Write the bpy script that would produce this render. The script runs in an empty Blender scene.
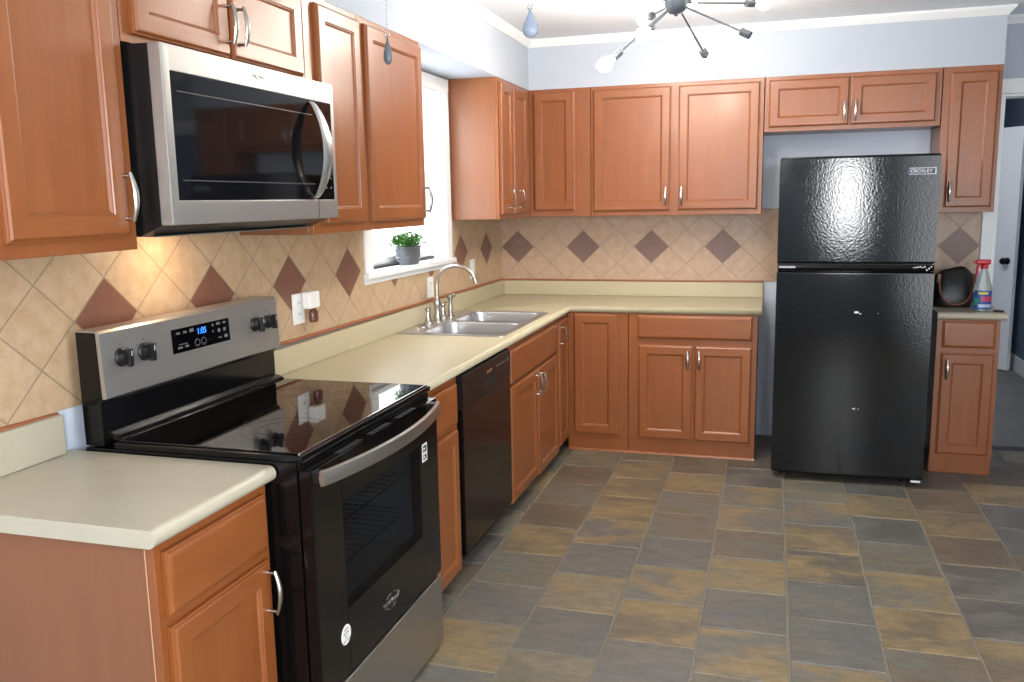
import bpy, bmesh, math, random
from mathutils import Vector, Matrix
random.seed(7)
SC = bpy.context.scene
COL = SC.collection
PI = math.pi

# ------------------------------------------------------------------ camera
def make_camera():
    yaw, p, r, f = -0.2919, 0.1603, -0.0179, 862.94
    fw = Vector((math.sin(yaw)*math.cos(p), math.cos(yaw)*math.cos(p), -math.sin(p)))
    rt = Vector((math.cos(yaw), -math.sin(yaw), 0)); up = rt.cross(fw)
    rt, up = rt*math.cos(r)+up*math.sin(r), -rt*math.sin(r)+up*math.cos(r)
    cd = bpy.data.cameras.new('camera'); c = bpy.data.objects.new('camera', cd); COL.objects.link(c)
    cd.sensor_width = 36; cd.lens = f*36/1024; cd.clip_start = 0.05
    M = Matrix((rt, up, -fw)).transposed().to_4x4(); M.translation = Vector((1.7335, -5.5505, 1.4918))
    c.matrix_world = M
    SC.camera = c
make_camera()

# ------------------------------------------------------------------ world, exposure, big lights
w = bpy.data.worlds.new('sky'); SC.world = w; w.use_nodes = True
bg = w.node_tree.nodes['Background']; bg.inputs[0].default_value = (0.93, 0.97, 1.0, 1); bg.inputs[1].default_value = 5.0
vs = SC.view_settings
vs.view_transform = 'Standard'; vs.look = 'None'; vs.gamma = 1; vs.use_curve_mapping = False
vs.exposure = 0.0

def area(name, loc, target, sx, sy, power, color=(1, 1, 1), spread=PI):
    l = bpy.data.lights.new(name, 'AREA'); l.shape = 'RECTANGLE'; l.size = sx; l.size_y = sy
    l.energy = power; l.color = color; l.spread = spread
    o = bpy.data.objects.new(name, l); COL.objects.link(o); o.location = loc
    o.rotation_euler = (Vector(target)-Vector(loc)).to_track_quat('-Z', 'Y').to_euler()
    return o
area('daylight_sink_window', (-0.40, -1.5, 1.75), (1.0, -1.5, 1.55), 0.95, 0.95, 22, (0.97, 0.985, 1.0))
area('daylight_dining_window', (2.45, -7.08, 1.50), (2.2, -2.0, 1.45), 0.75, 0.95, 84, (0.98, 0.99, 1.0))
area('fill_light_right', (3.70, -5.3, 1.25), (1.0, -4.2, 1.1), 1.5, 1.9, 27, (0.98, 0.99, 1.0))  # unseen source added as general fill from the right
l = bpy.data.lights.new('rear_fill_lamp', 'POINT'); l.energy = 42; l.shadow_soft_size = .15; l.color = (1, .96, .9)  # added fill behind the camera, brightens the near cabinet end panel
o = bpy.data.objects.new('rear_fill_lamp', l); COL.objects.link(o); o.location = (.95, -6.05, 1.95)
BULB_EMIT = 225.0

# ------------------------------------------------------------------ materials
def lin(h):
    h = h.lstrip('#'); c = [int(h[i:i+2], 16)/255 for i in (0, 2, 4)]
    return tuple((x/12.92 if x <= .04045 else ((x+.055)/1.055)**2.4) for x in c)+(1,)
class NT:
    def __init__(s, name):
        s.m = bpy.data.materials.new(name); s.m.use_nodes = True
        s.t = s.m.node_tree; s.b = s.t.nodes['Principled BSDF']; s.out = s.t.nodes['Material Output']
    def n(s, typ, **kw):
        x = s.t.nodes.new(typ)
        for k, v in kw.items(): setattr(x, k, v)
        return x
    def l(s, a, b): s.t.links.new(a, b)
    def m_(s, op, a, b=None, c=None):
        x = s.n('ShaderNodeMath', operation=op)
        for i, q in enumerate((a, b, c)):
            if q is None: continue
            if isinstance(q, (int, float)): x.inputs[i].default_value = q
            else: s.l(q, x.inputs[i])
        return x.outputs[0]
    def mix(s, fac, a, b, blend='MIX'):
        x = s.n('ShaderNodeMix', data_type='RGBA', blend_type=blend)
        for i, q in ((0, fac), (6, a), (7, b)):
            if isinstance(q, (int, float)): x.inputs[i].default_value = q
            elif isinstance(q, tuple): x.inputs[i].default_value = q
            else: s.l(q, x.inputs[i])
        return x.outputs[2]
    def obj(s): return s.n('ShaderNodeTexCoord').outputs['Object']
    def mapped(s, src, sc):
        x = s.n('ShaderNodeMapping'); x.inputs['Scale'].default_value = sc; s.l(src, x.inputs[0]); return x.outputs[0]
    def noise(s, vec, scale, detail=3, rough=.5):
        x = s.n('ShaderNodeTexNoise'); x.inputs['Scale'].default_value = scale
        x.inputs['Detail'].default_value = detail; x.inputs['Roughness'].default_value = rough
        if vec is not None: s.l(vec, x.inputs['Vector'])
        return x.outputs['Fac']
    def ramp(s, f, *stops):
        x = s.n('ShaderNodeValToRGB'); e = x.color_ramp.elements
        while len(e) < len(stops): e.new(.5)
        for q, (p, c) in zip(e, stops): q.position = p; q.color = c
        s.l(f, x.inputs[0]); return x.outputs[0]
    def bump(s, h, strength, dist=.002):
        x = s.n('ShaderNodeBump'); x.inputs['Strength'].default_value = strength; x.inputs['Distance'].default_value = dist
        s.l(h, x.inputs['Height']); s.l(x.outputs[0], s.b.inputs['Normal'])
    def set(s, **kw):
        for k, v in kw.items():
            i = s.b.inputs[k.replace('_', ' ')]
            if hasattr(v, 'is_linked'): s.l(v, i)
            else: i.default_value = v
        return s
def plain(name, col, rough=.5, metal=0., spec=.5, bump=None, coat=0.):
    n = NT(name); n.set(Base_Color=lin(col), Roughness=rough, Metallic=metal)
    n.b.inputs['Specular IOR Level'].default_value = spec
    n.b.inputs['Coat Weight'].default_value = coat; n.b.inputs['Coat Roughness'].default_value = .08
    if bump: n.bump(n.noise(n.obj(), bump[0], 4), bump[1], bump[2])
    return n.m
def emissive(name, col, strength):
    n = NT(name); n.set(Base_Color=lin(col), Emission_Color=lin(col), Emission_Strength=strength); return n.m
def wood(name, scale, tones=('#78401a', '#834821', '#8e5229')):
    n = NT(name); o = n.obj()
    rnd = n.n('ShaderNodeObjectInfo').outputs['Random']
    off = n.n('ShaderNodeVectorMath', operation='ADD'); n.l(o, off.inputs[0])
    cx = n.n('ShaderNodeCombineXYZ'); 
    for i in range(3): n.l(n.m_('MULTIPLY', rnd, 7.3+i*3.1), cx.inputs[i])
    n.l(cx.outputs[0], off.inputs[1])
    v = n.mapped(off.outputs[0], scale)
    g1 = n.noise(v, 2.2, 6, .62); g2 = n.noise(v, 9, 3, .6); g3 = n.noise(off.outputs[0], 3.5, 2)
    c = n.ramp(g1, (.25, lin(tones[0])), (.5, lin(tones[1])), (.75, lin(tones[2])))
    c = n.mix(n.m_('MULTIPLY', g2, .22), c, n.mix(.35, lin(tones[0]), lin('#6a3418')))
    c = n.mix(n.m_('MULTIPLY', g3, .55), c, n.mix(.3, lin(tones[2]), lin('#a8652f')))
    n.set(Base_Color=c, Roughness=.34); n.b.inputs['Specular IOR Level'].default_value = .5
    n.b.inputs['Coat Weight'].default_value = .25; n.b.inputs['Coat Roughness'].default_value = .22
    n.bump(g2, .05, .001)
    return n.m
def tile_mat(name, axis, s0, D, Dz, z0, base, alt, dark):
    n = NT(name); o = n.obj(); sep = n.n('ShaderNodeSeparateXYZ'); n.l(o, sep.inputs[0])
    s = n.m_('DIVIDE', n.m_('SUBTRACT', sep.outputs[axis], s0), D)
    t = n.m_('DIVIDE', n.m_('SUBTRACT', sep.outputs[2], z0), Dz)
    a = n.m_('ADD', n.m_('ADD', s, t), .5); b = n.m_('ADD', n.m_('SUBTRACT', s, t), .5)
    ia, ib = n.m_('FLOOR', a), n.m_('FLOOR', b)
    fa = n.m_('ABSOLUTE', n.m_('SUBTRACT', n.m_('SUBTRACT', a, ia), .5)); fb = n.m_('ABSOLUTE', n.m_('SUBTRACT', n.m_('SUBTRACT', b, ib), .5))
    edge = n.m_('MAXIMUM', fa, fb)
    gr = n.n('ShaderNodeMapRange', interpolation_type='SMOOTHSTEP'); n.l(edge, gr.inputs[0])
    gr.inputs[1].default_value = .480; gr.inputs[2].default_value = .491
    same = n.m_('COMPARE', ia, ib, .1); even = n.m_('COMPARE', n.m_('PINGPONG', ia, 1), 0, .1)
    isd = n.m_('MULTIPLY', same, even)
    cx = n.n('ShaderNodeCombineXYZ'); n.l(ia, cx.inputs[0]); n.l(ib, cx.inputs[1])
    wn = n.n('ShaderNodeTexWhiteNoise', noise_dimensions='2D'); n.l(cx.outputs[0], wn.inputs['Vector'])
    mott = n.noise(o, 22, 6, .65); fine = n.noise(o, 90, 3, .6)
    lc = n.mix(n.m_('MULTIPLY', n.m_('SUBTRACT', mott, .28), 1.9), lin(alt), lin(base))
    lc = n.mix(n.m_('MULTIPLY', wn.outputs['Value'], .45), lc, n.mix(.5, lc, lin(alt)))
    lc = n.mix(n.m_('MULTIPLY', n.m_('GREATER_THAN', fine, .62), .30), lc, lin('#a88a68'))
    dk = lin(dark); dl = tuple(min(1, q*1.5) for q in dk[:3])+(1,)
    dc = n.mix(mott, dk, dl)
    c = n.mix(isd, lc, dc)
    c = n.mix(n.m_('MULTIPLY', gr.outputs[0], .85), c, lin('#94816a'))
    n.set(Base_Color=c, Roughness=.36)
    h = n.m_('SUBTRACT', n.m_('MULTIPLY', mott, .25), gr.outputs[0])
    n.bump(h, .5, .002)
    return n.m
def floor_tile_mat():
    n = NT('slate_tile'); o = n.obj()
    a = n.n('ShaderNodeVertexColor', layer_name='tone_a').outputs[0]; b = n.n('ShaderNodeVertexColor', layer_name='tone_b').outputs[0]
    v = n.mapped(o, (1, 1.7, 1))
    f = n.noise(v, 3.6, 5, .6)
    mk = n.n('ShaderNodeMapRange', interpolation_type='SMOOTHSTEP'); n.l(f, mk.inputs[0]); mk.inputs[1].default_value = .42; mk.inputs[2].default_value = .60
    c = n.mix(mk.outputs[0], a, b)
    m2 = n.noise(n.mapped(o, (1, 2.2, 1)), 12, 8, .78)
    c = n.mix(n.m_('MULTIPLY', n.m_('SUBTRACT', m2, .36), 3.2), c, n.mix(.60, c, lin('#33312b')))
    c = n.mix(n.m_('MULTIPLY', n.noise(o, 9, 4, .65), .35), c, lin('#7d6c55'))
    sp = n.noise(o, 140, 2, .6)
    c = n.mix(n.m_('MULTIPLY', n.m_('GREATER_THAN', sp, .66), .25), c, lin('#8f8674'))
    n.set(Base_Color=c, Roughness=n.m_('MULTIPLY_ADD', m2, .3, .26))
    n.b.inputs['Specular IOR Level'].default_value = .4
    n.bump(m2, .30, .002)
    return n.m
def laminate(name, a, b):
    n = NT(name); o = n.obj(); f = n.noise(n.mapped(o, (1, 1.4, 1)), 5, 6, .65); g = n.noise(o, 60, 3, .6)
    c = n.mix(f, lin(a), lin(b)); c = n.mix(n.m_('MULTIPLY', n.m_('GREATER_THAN', g, .6), .18), c, lin('#a8a383'))
    n.set(Base_Color=c, Roughness=.36); return n.m
def steel(name, col='#b4b2ae', rough=.3, stretch=(2, 2, 220), metal=.72):
    n = NT(name); f = n.noise(n.mapped(n.obj(), stretch), 3, 3)
    n.set(Base_Color=lin(col), Metallic=metal, Roughness=n.m_('MULTIPLY_ADD', f, .14, rough-.07)); n.bump(f, .03, .0005); return n.m
def glassy(name, tint, clear, rough=.03):
    n = NT(name); tr = n.n('ShaderNodeBsdfTransparent'); tr.inputs[0].default_value = lin(tint)
    n.set(Base_Color=(.006, .006, .007, 1), Roughness=rough)
    mx = n.n('ShaderNodeMixShader'); mx.inputs[0].default_value = clear
    n.l(n.b.outputs[0], mx.inputs[1]); n.l(tr.outputs[0], mx.inputs[2]); n.l(mx.outputs[0], n.out.inputs[0]); return n.m

M = {}
M['wood'] = wood('cherry_wood_upright_grain', (16, 16, 1.3))
M['woodh'] = wood('cherry_wood_level_grain', (1.3, 1.3, 16))
M['panel'] = wood('cherry_veneer_panel', (9, 9, .8), ('#76462a', '#7c4b2d', '#835131'))
M['wood_trim'] = plain('varnished_trim', '#8f4f2b', .35)
M['wall'] = plain('pale_blue_wall_paint', '#b0b8c3', .75, bump=(60, .05, .001))
M['primer'] = plain('brightened_primer', '#ccd6e5', .8)  # bare primer, paled further to stand in for frontal light by the fridge
M['hallwall'] = plain('slate_blue_wall_paint', '#5f6d80', .75)
M['ceil'] = plain('ceiling_paint', '#eef4fb', .85)
M['white'] = plain('white_gloss_paint', '#e9ebec', .4)
M['tileL'] = tile_mat('diamond_tile_side', 1, -0.335, .2355, .2125, 1.203, '#cbb294', '#b19372', '#6f4a3b')
M['tileB'] = tile_mat('diamond_tile_rear', 0, .121, .22125, .2125, 1.193, '#c2a78f', '#a98d77', '#6c534a')
M['pencil'] = plain('rust_pencil_tile', '#96593a', .4)
M['floor'] = floor_tile_mat()
M['grout'] = plain('floor_grout', '#766d61', .8)
M['lam'] = laminate('beige_laminate', '#b5aa8b', '#c1b698')
M['lamn'] = laminate('sage_laminate', '#aaa28e', '#bcb4a0')
M['steel'] = steel('brushed_steel', '#b0aeaa', .36, metal=.8)
M['steelv'] = steel('smooth_steel', '#b9b8b5', .24, (60, 60, 60))
M['nickel'] = plain('satin_nickel', '#c4c0b8', .25, 1.0)
M['chrome'] = plain('polished_chrome', '#dcdcdc', .08, 1.0)
M['sinksteel'] = plain('sink_steel', '#c2c1c2', .30, .85)
M['steeld'] = steel('dark_brushed_steel', '#a9a69f', .32, (2, 2, 220), .93)
M['blk'] = plain('black_enamel', '#0a0a0b', .16, spec=.32)
M['blkm'] = plain('black_plastic', '#101012', .38)
M['glass'] = plain('black_glass', '#060607', .03)
M['fridge'] = plain('textured_black_enamel', '#05070a', .09, spec=.40, bump=(95, .52, .0009))
M['gasket'] = plain('dark_rubber', '#2a2c31', .6)
M['oveng'] = glassy('smoked_oven_glass', '#c8ccd0', .72)
M['microg'] = glassy('smoked_microwave_glass', '#888a8c', .10, .045)
M['ovenin'] = plain('oven_enamel', '#9aa0aa', .35)
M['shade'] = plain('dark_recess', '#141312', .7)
M['bronze'] = plain('dark_pewter', '#3a424b', .5, .2)
M['bulb'] = emissive('lit_bulb', '#fff4e6', BULB_EMIT)
M['lcd'] = emissive('blue_display', '#2f7dff', 2.2)
M['ink'] = plain('white_print', '#d8d8da', .5)
M['inkd'] = plain('dark_print', '#26282c', .5)
M['plate'] = plain('white_plastic', '#eceae6', .35)
M['pane'] = glassy('window_glass', '#ffffff', .94, .02)
M['outside'] = emissive('bright_day_outside', '#f4f9ff', 3.5)

# ------------------------------------------------------------------ mesh helpers
def B(): return bmesh.new()
def merge(bm, t, mat=0):
    for f in t.faces: f.material_index = mat if f.material_index == 0 else f.material_index
    me = bpy.data.meshes.new('t'); t.to_mesh(me); t.free(); bm.from_mesh(me); bpy.data.meshes.remove(me)
def box(bm, x0, x1, y0, y1, z0, z1, bev=0., mat=0, seg=2):
    t = bmesh.new(); bmesh.ops.create_cube(t, size=1)
    for v in t.verts:
        v.co = Vector((x0 if v.co.x < 0 else x1, y0 if v.co.y < 0 else y1, z0 if v.co.z < 0 else z1))
    if bev: bmesh.ops.bevel(t, geom=t.edges[:], offset=bev, segments=seg, affect='EDGES', profile=.5)
    merge(bm, t, mat)
def loft(bm, rings, close=True, cap0=True, cap1=True, mat=0):
    V = [[bm.verts.new(p) for p in r] for r in rings]; n = len(V[0])
    for a, b in zip(V, V[1:]):
        for i in range(n if close else n-1):
            j = (i+1) % n
            f = bm.faces.new((a[i], a[j], b[j], b[i])); f.material_index = mat
    if cap0: f = bm.faces.new(V[0][::-1]); f.material_index = mat
    if cap1: f = bm.faces.new(V[-1]); f.material_index = mat
    return V
def tube(bm, pts, r, seg=10, mat=0, flat=1.0, upv=(0, 0, 1)):
    pts = [Vector(p) for p in pts]; rs = r if isinstance(r, (list, tuple)) else [r]*len(pts); rings = []
    up = Vector(upv); prev = None
    for i, p in enumerate(pts):
        d = (pts[min(i+1, len(pts)-1)]-pts[max(i-1, 0)]).normalized()
        if prev is None:
            s = d.cross(up)
            if s.length < 1e-3: s = d.cross(Vector((1, 0, 0)))
        else: s = prev-d*prev.dot(d)
        s.normalize(); prev = s; q = s.cross(d)
        rings.append([p+s*math.cos(2*PI*k/seg)*rs[i]*flat+q*math.sin(2*PI*k/seg)*rs[i] for k in range(seg)])
    loft(bm, [x[::-1] for x in rings], mat=mat)
def lathe(bm, prof, o=(0, 0, 0), axis=(0, 0, 1), seg=24, mat=0, sx=1., sy=1.):
    q = Vector((0, 0, 1)).rotation_difference(Vector(axis)); o = Vector(o)
    rings = [[o+q@Vector((r*sx*math.cos(2*PI*k/seg), r*sy*math.sin(2*PI*k/seg), z)) for k in range(seg)] for r, z in prof]
    loft(bm, rings, mat=mat)
def sweep(bm, path, prof, cap=True, mat=0):
    """sweep (out, z) profile along an xy path; 'out' points to the right of travel, mitred corners"""
    P = [Vector((p[0], p[1])) for p in path]; rings = []
    for i, p in enumerate(P):
        ns = []
        if i > 0: d = (p-P[i-1]).normalized(); ns.append(Vector((d.y, -d.x)))
        if i < len(P)-1: d = (P[i+1]-p).normalized(); ns.append(Vector((d.y, -d.x)))
        m = ns[0] if len(ns) == 1 else (ns[0]+ns[1])/(1+ns[0].dot(ns[1]))
        rings.append([Vector((p.x+m.x*o, p.y+m.y*o, z)) for o, z in prof])
    loft(bm, rings, cap0=cap, cap1=cap, mat=mat)
def rrect(x0, x1, y0, y1, r, n=6):
    out = []
    for cx, cy, a in ((x1-r, y1-r, 0), (x0+r, y1-r, 90), (x0+r, y0+r, 180), (x1-r, y0+r, 270)):
        for k in range(n+1):
            t = math.radians(a+90*k/n); out.append((cx+r*math.cos(t), cy+r*math.sin(t)))
    return out
ORG = {}
def mk(name, bm, mats, parent=None, smooth=35, origin=None):
    bmesh.ops.recalc_face_normals(bm, faces=bm.faces[:])
    me = bpy.data.meshes.new(name)
    o = bpy.data.objects.new(name, me); COL.objects.link(o)
    if parent is not None:
        L = ORG.get(parent.name, Vector()); ORG[o.name] = L
    elif origin is not None:
        L = Vector(origin); ORG[o.name] = L
    else:
        xs = [v.co for v in bm.verts]
        L = Vector((sum(v.x for v in xs)/len(xs), sum(v.y for v in xs)/len(xs), min(v.z for v in xs))); ORG[o.name] = L
        o.location = L
    bmesh.ops.translate(bm, verts=bm.verts[:], vec=-L)
    bm.to_mesh(me); bm.free()
    for m in (mats if isinstance(mats, (list, tuple)) else [mats]): me.materials.append(m)
    if parent is not None: o.parent = parent
    if smooth:
        for p in me.polygons: p.use_smooth = True
        me.set_sharp_from_angle(angle=math.radians(smooth))
        wm = o.modifiers.new('even_shading', 'WEIGHTED_NORMAL'); wm.keep_sharp = True; wm.weight = 80
    return o
def mks(name, bm, mats, parent, smooth=35):
    """one object for each separate piece of the mesh"""
    left = set(bm.verts); out = []
    while left:
        st = [next(iter(left))]; isl = set(st)
        while st:
            v = st.pop()
            for e in v.link_edges:
                q = e.other_vert(v)
                if q not in isl: isl.add(q); st.append(q)
        left -= isl; nb = B(); mp = {}
        for v in bm.verts:
            if v in isl: mp[v] = nb.verts.new(v.co)
        for f in bm.faces:
            if f.verts[0] in isl: nb.faces.new([mp[v] for v in f.verts]).material_index = f.material_index
        out.append(mk(name, nb, mats, parent, smooth))
    bm.free(); return out
def thing(name, label, cat, loc, group=None):
    o = bpy.data.objects.new(name, None); COL.objects.link(o); o.location = loc; o.empty_display_size = .05
    o['label'] = label; o['category'] = cat
    if group: o['group'] = group
    ORG[o.name] = Vector(loc); return o
def tag(o, label, cat, group=None):
    o['label'] = label; o['category'] = cat
    if group: o['group'] = group
    return o
def struct(name, bm, m, parent=None, smooth=0, label=None):
    o = mk(name, bm, m, parent, smooth, (0, 0, 0))
    if parent is None: o['kind'] = 'structure'; o['category'] = name.split('_')[0]
    if label: o['label'] = label
    return o
def text(name, s, size, loc, right, up, mat, parent, depth=.0006, sx=1.0):
    cu = bpy.data.curves.new(name, 'FONT'); cu.body = s; cu.size = size; cu.align_x = 'CENTER'; cu.align_y = 'CENTER'; cu.extrude = depth
    t = bpy.data.objects.new(name+'_c', cu); COL.objects.link(t)
    bpy.context.view_layer.update()
    me = bpy.data.meshes.new_from_object(t.evaluated_get(bpy.context.evaluated_depsgraph_get()))
    bpy.data.objects.remove(t)
    R = Vector(right).normalized(); U = Vector(up).normalized(); N = R.cross(U); L = ORG.get(parent.name, Vector())
    Mx = Matrix((R*sx, U, N)).transposed().to_4x4(); Mx.translation = Vector(loc)-L
    me.transform(Mx); me.materials.clear(); me.materials.append(mat)
    o = bpy.data.objects.new(name, me); COL.objects.link(o); o.parent = parent; ORG[o.name] = L
    return o

# ------------------------------------------------------------------ dimensions (metres; side wall x=0, rear wall y=0)
CT = .877; ZB = 1.395; ZT = 2.160; CEIL = 2.452; UD = .290; RX = 3.75; YR = -7.0

# ------------------------------------------------------------------ room shell
def build_floor():
    bm = B(); la = bm.loops.layers.float_color.new('tone_a'); lb = bm.loops.layers.float_color.new('tone_b')
    pal = dict(G='#71716a', B='#65696a', N='#716655', T='#97825e', O='#6f6b57', D='#535554', L='#877e6b', K='#5f5448')
    pal = {k: lin(v) for k, v in pal.items()}
    cols = {0: ['GD', 'NO', 'OL', 'NK', 'NG', 'NK', 'TN', 'GO', 'GB', 'TL', 'GB', 'NT'],
            1: ['DG', 'NG', 'ON', 'NT', 'NT', 'TN', 'BT', 'BG', 'LT', 'GB'],
            2: ['GN', 'NK', 'KN', 'TN', 'NG', 'NG', 'BG', 'GT', 'TN', 'GB', 'NG'],
            3: ['GD', 'GK', 'GK', 'GD', 'GT', 'GT', 'NG', 'LT', 'GB', 'GT'],
            4: ['DG', 'KO', 'OD', 'GL', 'BT', 'NT', 'DT', 'BG', 'GB', 'TG'],
            5: ['DK', 'KT', 'NT', 'BD', 'OT', 'BD', 'GO', 'GT', 'TN', 'NG'],
            6: ['DK', 'DK', 'KD', 'NK', 'NT', 'NK', 'DG', 'DG', 'NT', 'GB'],
            7: ['DK', 'DG', 'KD', 'TN', 'BD', 'DB', 'NK', 'DG', 'KT']}
    rnd = random.Random(3); keys = 'GBNTODLK'
    W, H, g = .30, .316, .0035
    for k in range(-3, 11):
        x0 = .63+W*k-.001*max(0, k-4); off = (-.277 if k % 2 == 0 else -.110)
        for j in range(-1, 22):
            y1 = off-H*j+.0; y0 = y1-H
            if y1 > 0: y1 = 0.0
            if y0 < YR: y0 = YR
            if y1-y0 < .03: continue
            X0, X1 = max(x0, .0), min(x0+W, RX)
            if X1-X0 < .03: continue
            idx = j+1
            code = cols[k][idx-0] if k in cols and idx < len(cols[k]) else rnd.choice(keys)+rnd.choice(keys)
            dz = rnd.uniform(-.0006, .0006)
            a = [(X0+g, y0+g), (X1-g, y0+g), (X1-g, y1-g), (X0+g, y1-g)]
            b = [(X0+g+.003, y0+g+.003), (X1-g-.003, y0+g+.003), (X1-g-.003, y1-g-.003), (X0+g+.003, y1-g-.003)]
            V0 = [bm.verts.new((x, y, -.004)) for x, y in a]; V1 = [bm.verts.new((x, y, 0+dz)) for x, y in b]
            fs = [bm.faces.new(V1)]+[bm.faces.new((V0[i], V0[(i+1) % 4], V1[(i+1) % 4], V1[i])) for i in range(4)]
            if rnd.random() < .5: code = code
            for f in fs:
                for l in f.loops: l[la] = pal[code[0]]; l[lb] = pal[code[1]]
    t = bmesh.new(); box(t, 0, RX, YR, 0, -.06, -.0025)
    merge(bm, t, 1)
    for f in bm.faces:
        pass
    struct('floor', bm, [M['floor'], M['grout']], label='slate-look kitchen floor tiles laid in running bond')
build_floor()
bm = B(); box(bm, -.2, RX+.2, YR-.2, .12, CEIL, CEIL+.08); struct('ceiling', bm, M['ceil'])
WY0, WY1, WZ0, WZ1 = -1.985, -1.04, 1.165, 2.085
bm = B(); T = -.15
box(bm, T, 0, YR, WY0, -.06, CEIL); box(bm, T, 0, WY1, .12, -.06, CEIL); box(bm, T, 0, WY0, WY1, -.06, WZ0); box(bm, T, 0, WY0, WY1, WZ1, CEIL)
wl = struct('wall_left', bm, M['wall'])
DX0, DX1, DZ = 2.955, 3.70, 2.035
bm = B(); box(bm, 0, DX0, 0, .12, -.06, CEIL); box(bm, DX0, RX, 0, .12, DZ, CEIL); box(bm, DX1, RX, 0, .12, -.06, DZ)
wb = struct('wall_back', bm, M['wall'])
bm = B(); box(bm, RX, RX+.12, YR, -6.2, -.06, CEIL); box(bm, RX, RX+.12, -4.4, 0, -.06, CEIL); box(bm, RX, RX+.12, -6.2, -4.4, 2.15, CEIL); struct('wall_right', bm, M['wall'])
bm = B(); box(bm, 0, 2.05, YR-.15, YR, -.06, CEIL); box(bm, 2.85, RX, YR-.15, YR, -.06, CEIL); box(bm, 2.05, 2.85, YR-.15, YR, -.06, 1.0); box(bm, 2.05, 2.85, YR-.15, YR, 2.0, CEIL)
struct('wall_front', bm, M['wall'])
# soffit over the wall cabinets
bm = B(); box(bm, 0, UD, YR, 0, ZT, CEIL); box(bm, UD, 2.885, -UD, 0, ZT, CEIL); struct('wall_soffit', bm, M['wall'], label='pale blue soffit boxed in above the wall cabinets')
# crown moulding
bm = B(); z = CEIL
prof = [(0, z-.044), (.006, z-.044), (.008, z-.038), (.016, z-.030), (.027, z-.017), (.034, z-.010), (.036, z-.0005), (0, z-.0005)]
sweep(bm, [(UD, YR), (UD, -UD), (2.885, -UD), (2.885, 0), (RX, 0)], prof)
struct('trim_1', bm, M['white'], smooth=40, label='white crown moulding along soffit and ceiling')
# backsplash tiles as children of the walls
bm = B(); box(bm, 0, .008, -4.26, -3.805, .985, 1.43); box(bm, 0, .008, -3.805, -2.985, .985, 1.88); box(bm, 0, .008, -2.985, -2.04, .985, 1.43)
box(bm, 0, .008, -2.04, -.952, .985, 1.135); box(bm, 0, .008, -.952, -.008, .985, 1.42)
struct('backsplash_tile', bm, M['tileL'], wl)
bm = B(); box(bm, 0.008, 1.795, -.008, 0, .975, 1.42); box(bm, 2.50, 2.884, -.008, 0, .885, 1.42); struct('backsplash_tile', bm, M['tileB'], wb)
bm = B(); box(bm, 1.64, 2.58, -.004, 0, 0, .974); box(bm, 1.678, 2.594, -.004, 0, 1.421, 1.86); struct('brightened_primer_patch', bm, M['primer'], wb)
bm = B(); box(bm, 0, .004, -3.84, -3.70, .80, .984); struct('brightened_primer_patch', bm, M['primer'], wl)
bm = B()
for a, b in ((-4.24, -3.838), (-2.984, -.012)): tube(bm, [(.010, a, .987), (.010, b, .977)], .0075, 8)
struct('pencil_trim', bm, M['pencil'], wl, 40)
bm = B(); tube(bm, [(.012, -.010, .975), (1.70, -.010, .977)], .006, 8); struct('pencil_trim', bm, M['pencil'], wb, 40)
# doorway casing to the hall
def casing(name, lab):
    bm = B()
    box(bm, 2.887, DX0-.004, -.018, 0, 0, DZ, .004); box(bm, DX1+.0, RX-.002, -.018, 0, 0, DZ, .004)
    box(bm, 2.887, RX-.002, -.02, 0, DZ, DZ+.075, .005); box(bm, 2.887, RX-.002, -.026, 0, DZ+.058, DZ+.080, .004)
    box(bm, DX0-.004, DX0+.012, -.005, .125, 0, DZ, .002); box(bm, DX0+.012, DX1, -.005, .125, DZ-.016, DZ, .002); box(bm, DX1-.012, DX1+.002, -.005, .125, 0, DZ-.016, .002)
    struct(name, bm, M['white'], smooth=30, label=lab)
casing('trim_2', 'white painted casing around the hall doorway')
# hall beyond
def plank_mat():
    n = NT('grey_plank'); o = n.obj(); br = n.n('ShaderNodeTexBrick'); n.l(n.mapped(o, (1, 1, 1)), br.inputs['Vector'])
    br.inputs['Color1'].default_value = lin('#6d6a67'); br.inputs['Color2'].default_value = lin('#827e79'); br.inputs['Mortar'].default_value = lin('#4a4745')
    br.inputs['Scale'].default_value = 1; br.inputs['Brick Width'].default_value = 1.1; br.inputs['Row Height'].default_value = .15; br.inputs['Mortar Size'].default_value = .003
    f = n.noise(n.mapped(o, (2, 22, 1)), 3, 5)
    n.set(Base_Color=n.mix(n.m_('MULTIPLY', f, .5), br.outputs['Color'], lin('#56514d')), Roughness=.45); return n.m
bm = B(); box(bm, 2.3, RX, .0, 4.0, -.05, 0.0); struct('floor_hall', bm, plank_mat(), label='grey plank hall floor beyond the doorway')
bm = B(); box(bm, DX0, DX1, -.035, .035, 0.0, .006, .003); struct('trim_3', bm, M['gasket'], label='dark threshold strip between tile and plank floor')
bm = B(); box(bm, RX, RX+.12, 0, 4.0, 0, CEIL); box(bm, 2.3, RX, 4.0, 4.12, 0, CEIL); box(bm, 2.18, 2.3, .12, 4.0, 0, CEIL); struct('wall_hall', bm, M['hallwall'], label='slate blue hall walls beyond the doorway')
bm = B(); box(bm, 2.18, RX+.12, .12, 4.12, CEIL, CEIL+.06); struct('ceiling_hall', bm, M['ceil'])
bm = B(); box(bm, RX-.014, RX, .13, 3.986, 0, .13, .004); box(bm, 2.3, RX-.014, 3.986, 4.0, 0, .13, .004); struct('baseboard_hall', bm, M['white'])
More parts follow.
